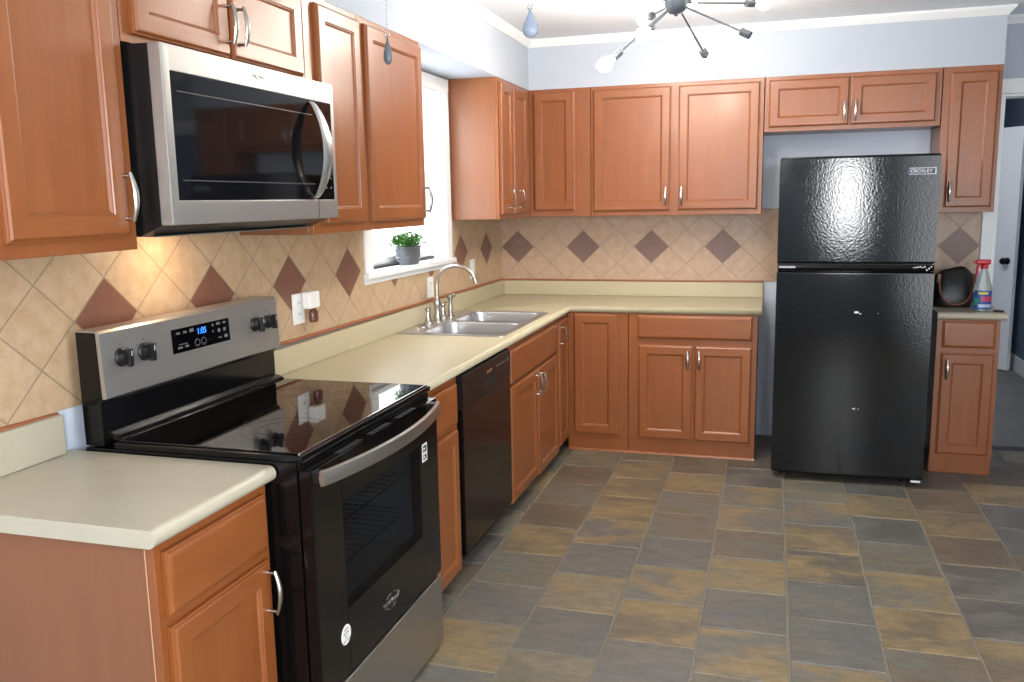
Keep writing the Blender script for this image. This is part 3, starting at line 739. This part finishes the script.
    mk('start_print', bm, plain('dim_print_ring', '#5e6064', .5), ds, 0)
stove()

# ------------------------------------------------------------------ microwave
def microwave():
    Y0, Y1 = -3.817, -3.000; X0, XD, XF = .012, .352, .388; Z0, Z1 = 1.450, 1.866
    root = thing('microwave', 'stainless over-the-range microwave with a bowed handle above the stove', 'microwave', (.2, (Y0+Y1)/2, Z0))
    bm = B(); loft(bm, [[(X0, y, 1.43), (.29, y, 1.424), (XD, y, Z0), (XD, y, Z1), (X0, y, Z1)] for y in (Y0+.004, Y1-.004)]); mk('body', bm, M['blkm'], root, 30)
    bm = B(); loft(bm, [[(.02, y, 1.428), (.30, y, 1.4205), (.300, y, 1.4235), (.02, y, 1.4315)] for y in (Y0+.05, Y1-.05)])
    mk('vent_panel', bm, M['steel'], root, 0)
    bm = B()
    for k in range(2): a = Y0+.12+k*.33; box(bm, .06, .20, a, a+.25, 1.4195, 1.4205)
    mks('grease_filter', bm, M['steel'], root, 0)
    YS = -3.125; W = (-3.788, -3.018, 1.508, 1.806)
    # stainless front as a picture frame
    bm = B()
    box(bm, XD+.001, XF, Y0, W[0], Z0, Z1, .003); box(bm, XD+.001, XF, W[1], Y1, Z0, Z1, .003)
    box(bm, XD+.001, XF-.0004, W[0]-.003, W[1]+.003, Z0+.0003, W[2], .002); box(bm, XD+.001, XF-.0004, W[0]-.003, W[1]+.003, W[3], Z1-.0003, .002)
    dr = mk('door', bm, M['steel'], root, 30)
    bm = B(); box(bm, XF-.002, XF+.0004, YS-.001, YS+.001, Z0+.002, W[2]); box(bm, XF-.002, XF+.0004, YS-.001, YS+.001, W[3], Z1-.002); mk('seam', bm, M['shade'], dr, 0)
    bm = B(); box(bm, XF-.006, XF-.0012, W[0], W[1], W[2], W[3], .001); mk('door_glass', bm, M['microg'], dr, 0)
    bm = B(); box(bm, XD+.002, XD+.004, W[0], W[1], W[2], W[3]); mk('screen', bm, plain('window_mesh', '#1c1d1f', .4), dr, 0)
    bm = B(); box(bm, XF-.0011, XF-.0006, W[0]+.02, W[1]-.12, W[2]+.046, W[2]+.049); box(bm, XF-.0011, XF-.0006, W[0]+.02, W[1]-.12, W[3]-.045, W[3]-.043); mk('glass_border', bm, plain('dark_grey_print', '#3a3b3d', .4), dr, 0)
    bm = B()
    for yy in (-3.070, -3.040):
        for zz in (1.545, 1.575, 1.605, 1.635, 1.665): box(bm, XF-.0011, XF-.0006, yy-.005, yy+.005, zz-.002, zz+.002)
    mks('keypad_print', bm, plain('grey_print', '#5b5d60', .4), root, 0)
    bm = B(); n = 26; rings = []
    for k in range(n+1):
        t = k/n; z = 1.512+(1.800-1.512)*t; o = XF-.001+.052*math.sin(PI*t)**.75; wd = .013+.017*math.sin(PI*t)
        yc = -3.146
        rings.append([(o+.002, yc-wd, z), (o+.008, yc-wd*.6, z), (o+.009, yc+wd*.6, z), (o+.003, yc+wd, z), (o-.001, yc+wd*.6, z), (o-.001, yc-wd*.6, z)])
    loft(bm, rings); mk('handle', bm, M['steelv'], dr, 50)
    bm = B(); tube(bm, [(XF+.0006, -3.42+.012*math.cos(t), 1.836+.006*math.sin(t)) for t in [k*PI/8 for k in range(14)]], .001, 5); mk('badge_swirl', bm, M['steelv'], dr, 0)
    text('badge', 'Whirlpool', .014, (XF+.0004, -3.42, 1.838), (0, 1, 0), (0, 0, 1), plain('grey_badge', '#8a8a88', .4), dr, .0002)
    bm = B(); box(bm, .105, .155, -3.51, -3.37, 1.4225, 1.4275); mk('task_lamp', bm, emissive('warm_task_lamp', '#ffd9a6', 6), root, 0)
    l = bpy.data.lights.new('task_light', 'AREA'); l.shape = 'RECTANGLE'; l.size = .14; l.size_y = .05; l.energy = 1.3; l.color = (1, .70, .45)
    o = bpy.data.objects.new('task_light', l); COL.objects.link(o); o.location = (.13, -3.44, 1.412); o.rotation_euler = (0, math.radians(25), 0)
microwave()

# ------------------------------------------------------------------ dishwasher
def dishwasher():
    Y0, Y1 = -2.486, -1.826
    root = thing('dishwasher', 'black built-in dishwasher between two cherry base cabinets', 'dishwasher', (.3, (Y0+Y1)/2, 0))
    bm = B(); box(bm, .03, .560, Y0+.004, Y1-.004, .09, .832); mk('tub', bm, M['blkm'], root, 0)
    bm = B(); box(bm, .03, .530, Y0+.004, Y1-.004, .001, .088); mk('toe_kick', bm, M['blkm'], root, 0)
    bm = B(); a, b = Y0+.016, Y1-.006
    loft(bm, [[(.562, y, .095), (.600, y, .095), (.603, y, .10), (.603, y, .680), (.600, y, .690), (.562, y, .690)] for y in (a, b)]); mk('door', bm, M['blk'], root, 30)
    bm = B(); loft(bm, [[(.562, y, .692), (.600, y, .692), (.606, y, .70), (.606, y, .815), (.600, y, .828), (.562, y, .828)] for y in (a, b)])
    cp = mk('control_panel', bm, M['blkm'], root, 30)
    bm = B(); box(bm, .6062, .6075, -2.205, -2.075, .722, .748, .0006); mk('pocket_handle', bm, M['shade'], cp, 0)
    bm = B(); box(bm, .6062, .6072, -2.170, -2.105, .780, .793, .0005); mk('badge', bm, M['nickel'], cp, 0)
    bm = B()
    for yy in (-2.03, -1.995, -1.96, -1.925): box(bm, .6062, .6078, yy-.009, yy+.009, .783, .793, .0008)
    lathe(bm, [(.010, 0), (.010, .002), (.0, .003)], (.606, -1.872, .788), (1, 0, 0), 16)
    mks('button', bm, plain('grey_button', '#5f6062', .4), cp, 30)
dishwasher()

# ------------------------------------------------------------------ fridge
def fridge():
    X0, X1 = 1.768, 2.512; YF = -.893; YB = -.06
    root = thing('refrigerator', 'black top-freezer refrigerator with a textured finish', 'refrigerator', ((X0+X1)/2, -.48, 0))
    bm = B(); box(bm, X0+.004, X1-.004, -.815, YB, .03, 1.678, .004); mk('cabinet', bm, M['fridge'], root, 30)
    bm = B(); box(bm, X0+.02, X1-.02, -.81, -.70, .022, .060, .004)
    mk('base_grille', bm, M['blkm'], root, 30); bm = B()
    for xx in (X0+.05, X1-.09):
        lathe(bm, [(.022, 0), (.022, .024)], (xx+.02, -.78, .0005), seg=14); lathe(bm, [(.022, 0), (.022, .030)], (xx+.02, -.12, .0005), seg=14)
    mks('foot', bm, M['blkm'], root, 30)
    bm = B(); box(bm, X1-.055, X1-.008, -.885, -.835, .028, .0385, .003); mk('hinge', bm, M['ink'], root, 0)
    def dbox(z0, z1):
        bm = B(); n = 10; rings = []
        def ring(ins, y0):
            pts = []
            for k in range(n+1):
                t = k/n; x = X0+ins+(X1-X0-2*ins)*t; pts.append((x, y0-.012*math.sin(PI*t)))
            return pts
        for z, ins, dy in ((z0, .010, .006), (z0+.004, .003, .002), (z0+.012, 0, 0), (z1-.012, 0, 0), (z1-.004, .003, .002), (z1, .010, .006)):
            f = ring(ins, YF+.010+dy); rings.append([(x, y, z) for x, y in f]+[(X1-ins, -.822, z), (X0+ins, -.822, z)])
        loft(bm, rings); return bm
    fd = mk('freezer_door', dbox(1.152, 1.686), M['fridge'], root, 40)
    rd = mk('fridge_door', dbox(.040, 1.112), M['fridge'], root, 40)
    # handle rails along the gap
    def rail(z0, z1, par, nm):
        bm = B(); loft(bm, [[(x, -.82, z0), (x, YF-.010-b, z0), (x, YF-.018-b, (z0+z1)/2), (x, YF-.008-b, z1), (x, -.82, z1)] for x, b in ((X0+.006, -.008), (X0+.1, .0), ((X0+X1)/2, .004), (X1-.1, .0), (X1-.006, -.008))]); return mk(nm, bm, M['blk'], par, 50)
    rail(1.116, 1.146, rd, 'grip_rail')
    bm = B(); box(bm, X0+.012, X1-.012, -.875, -.822, 1.1465, 1.1515); mk('gasket', bm, M['gasket'], fd, 0)
    bm = B(); box(bm, X0+.01, X0+.09, YF-.021, YF-.0175, 1.130, 1.140, .0008); mk('rail_end', bm, M['chrome'], rd, 0)
    bm = B(); rr = random.Random(5)
    for k in range(9): lathe(bm, [(.004, 0), (.003, .002), (0, .003)], (X1-.10+.010*k, YF-.0145, 1.122+rr.random()*.018), (0, -1, 0), 8)
    mks('scuff_speck', bm, M['ink'], rd, 0)
    bm = B()
    for (x, z, a) in ((2.160, .906, .012), (2.178, .899, .006), (2.262, .902, .003), (2.168, .405, .008), (2.19, .404, .004)):
        lathe(bm, [(a, 0), (a*.7, .0006), (0, .0008)], (x, YF-.0025, z), (0, -1, 0), 8, sy=.5)
    mks('scratch_speck', bm, M['ink'], rd, 0)
    # badge
    yb = YF+.0045; bm = B(); box(bm, 2.358, 2.492, yb-.0012, yb+.006, 1.586, 1.620, .0006); b = mk('badge', bm, M['chrome'], fd, 0)
    bm = B(); box(bm, 2.363, 2.487, yb-.0018, yb-.0010, 1.590, 1.616); mk('badge_field', bm, plain('navy_badge', '#23263c', .4), b, 0)
    text('badge_name', 'CROSLEY', .021, (2.425, yb-.0022, 1.603), (1, 0, 0), (0, 0, 1), M['ink'], b, .0003, 1.15)
fridge()

# ------------------------------------------------------------------ outlets and switch
def wall_plate(name, label, cat, y0, y1, z0, z1, kind):
    root = thing(name, label, cat, (.009, (y0+y1)/2, z0), 'white wall plates on the tile')
    bm = B(); box(bm, .0085, .0145, y0, y1, z0, z1, .003); mk('plate', bm, M['plate'], root, 30)
    yc, zc = (y0+y1)/2, (z0+z1)/2
    if kind == 'switch':
        bm = B(); box(bm, .0145, .0185, yc-.017, yc+.017, zc-.033, zc+.033, .002); mk('rocker', bm, M['white'], root, 30)
    else:
        for s in (-1, 1):
            bm = B(); loft(bm, [[(x, yc+y, zc+s*.021+z) for y, z in rrect(-.016, .016, -.014, .014, .008, 4)] for x in (.0145, .0165)]); q = mk('socket', bm, M['white'], root, 30)
            bm = B()
            for d in (-.006, .006): box(bm, .0164, .0170, yc+d-.001, yc+d+.001, zc+s*.021-.004, zc+s*.021+.006)
            mk('slot', bm, M['inkd'], q, 0)
wall_plate('outlet', 'white outlet on the tile right of the stove, air freshener plugged in', 'outlet', -2.690, -2.606, 1.043, 1.160, 'outlet')
wall_plate('outlet', 'white outlet on the tile under the window, behind the faucet', 'outlet', -1.345, -1.265, .996, 1.106, 'outlet')
wall_plate('light_switch', 'white wall switch between the window and the corner, beyond the faucet', 'switch', -.665, -.580, 1.035, 1.152, 'switch')
def freshener():
    root = thing('air_freshener', 'white plug-in air freshener with an amber bottle beside the stove', 'air freshener', (.03, -2.585, 1.09))
    bm = B(); box(bm, .0175, .056, -2.632, -2.555, 1.098, 1.165, .008, seg=3); mk('housing', bm, M['plate'], root, 40)
    n = NT('amber_oil'); n.set(Base_Color=lin('#7a4a3c'), Roughness=.08); n.b.inputs['Transmission Weight'].default_value = .5
    bm = B(); lathe(bm, [(.012, .056), (.012, .05), (.022, .04), (.024, .01), (.021, 0)][::-1], (.040, -2.585, 1.044), seg=18, sx=.7); mk('oil_bottle', bm, n.m, root, 50)
freshener()

# ------------------------------------------------------------------ plant on the sill
def plant():
    c = Vector((-.035, -1.480, 1.1865)); root = thing('potted_plant', 'small leafy green plant in a galvanised tub on the window sill', 'plant', c)
    bm = B(); sx, sy = .55, 1.0
    prof = [(.070, 0), (.075, .004), (.082, .03), (.086, .034), (.083, .038), (.090, .078), (.094, .080), (.094, .085), (.088, .085), (.084, .072), (0, .072)]
    lathe(bm, prof, c, seg=28, sx=sx, sy=sy)
    pot = mk('tub', bm, plain('galvanised_metal', '#6f757d', .45, .6, bump=(40, .2, .001)), root, 40)
    for s in (-1, 1):
        bm = B(); tube(bm, [c+Vector((0, s*(.088+.036*math.sin(PI*k/10)), .020+.060*k/10)) for k in range(11)], .003, 7); mk('tub_handle', bm, M['nickel'], pot, 50)
    bm = B(); rr = random.Random(11)
    for i in range(420):
        a = rr.uniform(0, 2*PI); q = math.sqrt(rr.random()); h = .085+rr.uniform(0, .062)*(1-.5*q*q)
        b = c+Vector((.060*q*math.cos(a), .108*q*math.sin(a), h))
        L = rr.uniform(.012, .020); dr = Vector((math.cos(a)*q+rr.uniform(-.6, .6), math.sin(a)*q+rr.uniform(-.6, .6), rr.uniform(-.1, .8))).normalized()
        sd = dr.cross(Vector((rr.uniform(-.3, .3), rr.uniform(-.3, .3), 1))).normalized()*L*.45; up = sd.cross(dr).normalized()*L*.12
        P = [b, b+dr*L*.35+sd+up, b+dr*L*.75+sd*.8+up, b+dr*L, b+dr*L*.75-sd*.8+up, b+dr*L*.35-sd+up, b+dr*L*.5]
        v = [bm.verts.new(p) for p in P]
        for k in range(5): bm.faces.new((v[6], v[k], v[k+1]))
        bm.faces.new((v[6], v[5], v[0]))
    for i in range(60):
        a = rr.uniform(0, 2*PI); q = math.sqrt(rr.random())*.8; b = c+Vector((.036*q*math.cos(a), .075*q*math.sin(a), .072)); tube(bm, [b, b+Vector((.02*q*math.cos(a), .025*q*math.sin(a), .05))], .0012, 4)
    n = NT('leaf'); f = n.noise(n.obj(), 45, 2); n.set(Base_Color=n.ramp(f, (.3, lin('#28521a')), (.55, lin('#3f7528')), (.75, lin('#6f9a47'))), Roughness=.5); n.b.inputs['Subsurface Weight'].default_value = 0
    mk('foliage', bm, n.m, root, 0)
    root.scale = (1.15, 1.25, 1.08)
plant()

# ------------------------------------------------------------------ handbag, spray bottle, keys on the right worktop
def handbag():
    c = Vector((2.702, -.30, CT+.001)); root = thing('handbag', 'black slouchy handbag with brown loop handles, right of the fridge', 'handbag', c)
    bm = B(); R = []; n = 32
    for z, wx, wy, sag in ((0, .088, .075, 0), (.006, .098, .085, 0), (.05, .104, .09, 0), (.11, .102, .078, .002), (.16, .098, .052, .006), (.185, .095, .026, .012), (.192, .090, .012, .016)):
        ring = []
        for k in range(n):
            t = 2*PI*k/n; ct, st = math.cos(t), math.sin(t)
            e = .55; x = wx*math.copysign(abs(ct)**e, ct); y = wy*math.copysign(abs(st)**.8, st)
            wob = .003*math.sin(5*t+z*40)+.003*math.sin(9*t-z*60)
            ring.append(c+Vector((x+wob, y+wob, z-sag*math.cos(2*t)*1.2+(.010*(x/.1)+.006*math.sin(x*40) if z > .15 else 0))))
        R.append(ring)
    loft(bm, R); mk('bag_body', bm, plain('black_leather', '#131214', .42, bump=(35, .3, .004)), root, 60)
    br = plain('brown_leather', '#6b3d2a', .45)
    for off in (-.098, -.076):
        bm = B(); pts = []
        for k in range(21):
            t = PI*k/20; pts.append(c+Vector((-.085*math.cos(t)+.002, off-.020*math.sin(t), .155-.135*math.sin(t)**.7+(.02 if k == 20 else 0))))
        tube(bm, pts, .0055, 8); mk('handle', bm, br, root, 60)
    bm = B()
    for xx in (-.084, .087): box(bm, c.x+xx-.010, c.x+xx+.010, c.y-.098, c.y-.070, c.z+.135, c.z+.185, .004)
    mks('handle_tab', bm, br, root, 30)
handbag()
def spray_bottle():
    c = Vector((2.812, -.50, CT+.001)); root = thing('spray_bottle', 'clear cleaner spray bottle with red trigger and blue label', 'spray bottle', c)
    n = NT('clear_plastic'); n.set(Base_Color=(.85, .93, .92, 1), Roughness=.08, IOR=1.2); n.b.inputs['Transmission Weight'].default_value = .75
    bm = B(); lathe(bm, [(.038, 0), (.043, .004), (.044, .012), (.044, .115), (.040, .135), (.030, .165), (.024, .195), (.016, .215), (.0145, .218), (.0145, .226)], c, seg=28, sy=.62); b = mk('bottle', bm, n.m, root, 50)
    bm = B(); lathe(bm, [(.035, .004), (.0405, .008), (.0415, .014), (.0415, .066), (.03, .067)], c, seg=28, sy=.58); mk('cleaner_liquid', bm, plain('teal_cleaner', '#1f7f8c', .15), b, 50)
    def band(name, z0, z1, m, r=.0446, a0=200, a1=340):
        bm = B(); N = 14
        for rr in (r,):
            V = [[c+Vector((q*math.cos(math.radians(a0+(a1-a0)*k/N)), q*.62*math.sin(math.radians(a0+(a1-a0)*k/N)), z)) for q, z in ((rr, z0), (rr+.0006, z0), (rr+.0006, z1), (rr, z1))] for k in range(N+1)]
            loft(bm, V)
        return mk(name, bm, m, b, 40)
    lb = band('label', .012, .108, plain('blue_label', '#2a4f97', .35))
    def lab(name, z0, z1, m, a0, a1):
        o = band(name, z0, z1, m, .0453, a0, a1); o.parent = b; return o
    lab('label_flash', .088, .100, plain('yellow_print', '#d8c74a', .4), 235, 300); lab('label_band', .050, .078, plain('red_print', '#b9405f', .4), 255, 335); lab('label_foot', .020, .036, plain('pale_print', '#b8c4dd', .4), 240, 330); lab('label_corner', .030, .070, plain('green_print', '#2f8a6a', .4), 205, 240)
    red = plain('red_plastic', '#c21f36', .3)
    bm = B(); lathe(bm, [(.019, 0), (.019, .020), (.014, .024)], c+Vector((0, 0, .222)), seg=20)
    t = bmesh.new(); box(t, c.x-.042, c.x+.030, c.y-.013, c.y+.013, c.z+.244, c.z+.270, .008, seg=3); merge(bm, t); box(bm, c.x-.052, c.x-.040, c.y-.008, c.y+.008, c.z+.250, c.z+.264, .003)
    h = mk('trigger_head', bm, red, root, 40)
    bm = B(); tube(bm, [c+Vector((-.024, 0, .246)), c+Vector((-.034, 0, .225)), c+Vector((-.031, 0, .200)), c+Vector((-.036, 0, .185))], [.006, .0065, .006, .005], 8); mk('trigger', bm, red, h, 50)
    bm = B(); tube(bm, [c+Vector((0, 0, .222)), c+Vector((.004, 0, .02))], .0022, 6); mk('dip_tube', bm, M['plate'], b, 40)
spray_bottle()
def keys():
    c = Vector((2.882, -.555, CT+.0005)); root = thing('sunglasses', 'small folded dark sunglasses beside the spray bottle', 'sunglasses', c)
    bm = B()
    for dx in (-.018, .010): lathe(bm, [(.012, 0), (.013, .003), (.010, .006), (0, .007)], c+Vector((dx, -.012, .004)), seg=16, sy=.8)
    mks('lens', bm, M['glass'], root, 40)
    bm = B(); tube(bm, [c+Vector((-.030, -.012, .008)), c+Vector((-.004, -.014, .011)), c+Vector((.022, -.012, .008))], .0025, 7); tube(bm, [c+Vector((-.030, -.010, .006)), c+Vector((-.01, .008, .004)), c+Vector((.02, .012, .003))], .0022, 7); tube(bm, [c+Vector((.022, -.010, .006)), c+Vector((.004, .012, .006)), c+Vector((-.022, .016, .003))], .0022, 7)
    mk('frame', bm, M['blkm'], root, 40)
keys()

# ------------------------------------------------------------------ chandelier
def chandelier():
    s = 1.1836; C0 = Vector((1.7335, -5.5505, 1.4918)); H = C0+(Vector((1.375, -2.189, 2.200))-C0)*s; root = thing('sputnik_chandelier', 'dark pewter sputnik chandelier with bare lit bulbs', 'chandelier', H)
    bm = B(); lathe(bm, [(.0, -.056), (.008, -.054), (.008, -.048), (.030, -.042), (.046, -.022), (.050, .0), (.046, .022), (.030, .042), (.010, .048), (0, .05)], H, seg=24); mk('hub', bm, M['bronze'], root, 50)
    bm = B(); tube(bm, [H+Vector((0, 0, .045)), Vector((H.x, H.y, CEIL-.02))], .008, 10); mk('stem', bm, M['bronze'], root, 50)
    bm = B(); lathe(bm, [(.062, -.022), (.064, -.016), (.060, -.004), (.060, -.0005)], (H.x, H.y, CEIL), seg=28); mk('canopy', bm, M['bronze'], root, 50)
    arms = [((-.195, -.133, -.188), 1), ((-.115, .176, -.004), 1), ((-.065, -.225, -.125), 1), ((.084, .262, -.142), 1), ((.249, -.032, -.128), 0), ((.257, .186, .017), 1),
            ((-.22, -.10, .05), 1), ((.13, -.22, .07), 1), ((.02, .26, .06), 1)]
    for v, lit in arms:
        d = Vector(v)*s; L = d.length; d.normalize(); e = H+d*(L-.022)
        bm = B(); tube(bm, [H+d*.045, e], .0042, 8); a = mk('arm', bm, M['bronze'], root, 50)
        bm = B(); lathe(bm, [(.006, -.004), (.014, 0), (.0175, .004), (.0175, .046), (.015, .048), (.012, .040)], e, d, 18); mk('socket', bm, M['bronze'], a, 40)
        if lit:
            bm = B(); lathe(bm, [(.011, .0), (.012, .010), (.020, .022), (.028, .038), (.030, .050), (.027, .064), (.017, .076), (0, .080)], e+d*.046, d, 20); mk('bulb', bm, M['bulb'], a, 60)
chandelier()

# ------------------------------------------------------------------ two hanging pull chains (out-of-frame ceiling fixture)
def pull_chain(label, x, y, z0, h, wd, rot, mat):
    root = thing('pull_chain', label, 'pull chain', (x, y, z0), 'teardrop pull chains')
    bm = B(); lathe(bm, [(0, 0), (wd*.55, h*.05), (wd*.9, h*.16), (wd, h*.30), (wd*.86, h*.48), (wd*.52, h*.70), (wd*.24, h*.88), (wd*.16, h*.97), (0, h)], (x, y, z0), seg=20, sx=1, sy=.6)
    p = mk('teardrop', bm, mat, root, 60)
    bm = B(); rg = [(x+.0045*math.cos(k*PI/8), y, z0+h+.004+.0045*math.sin(k*PI/8)) for k in range(17)]; tube(bm, rg, .0011, 6); mk('ring', bm, M['nickel'], root, 60)
    bm = B(); z = z0+h+.008
    while z < CEIL:
        t = bmesh.new(); bmesh.ops.create_icosphere(t, subdivisions=1, radius=.0017); bmesh.ops.translate(t, verts=t.verts[:], vec=(x, y, z)); merge(bm, t); z += .0048
    tube(bm, [(x, y, z0+h+.008), (x, y, CEIL-.0003)], .0006, 5); mk('chain', bm, M['nickel'], root, 0)
pull_chain('dark narrow teardrop pull hanging in front of the cabinet left of the window', 1.0435, -4.020, 1.746, .050, .0088, 0, plain('dark_stone', '#454a50', .3))
pull_chain('wider bluish teardrop pull hanging before the ceiling corner', 1.295, -3.937, 1.790, .052, .0150, 0, plain('blue_grey_glass', '#7d8797', .3))
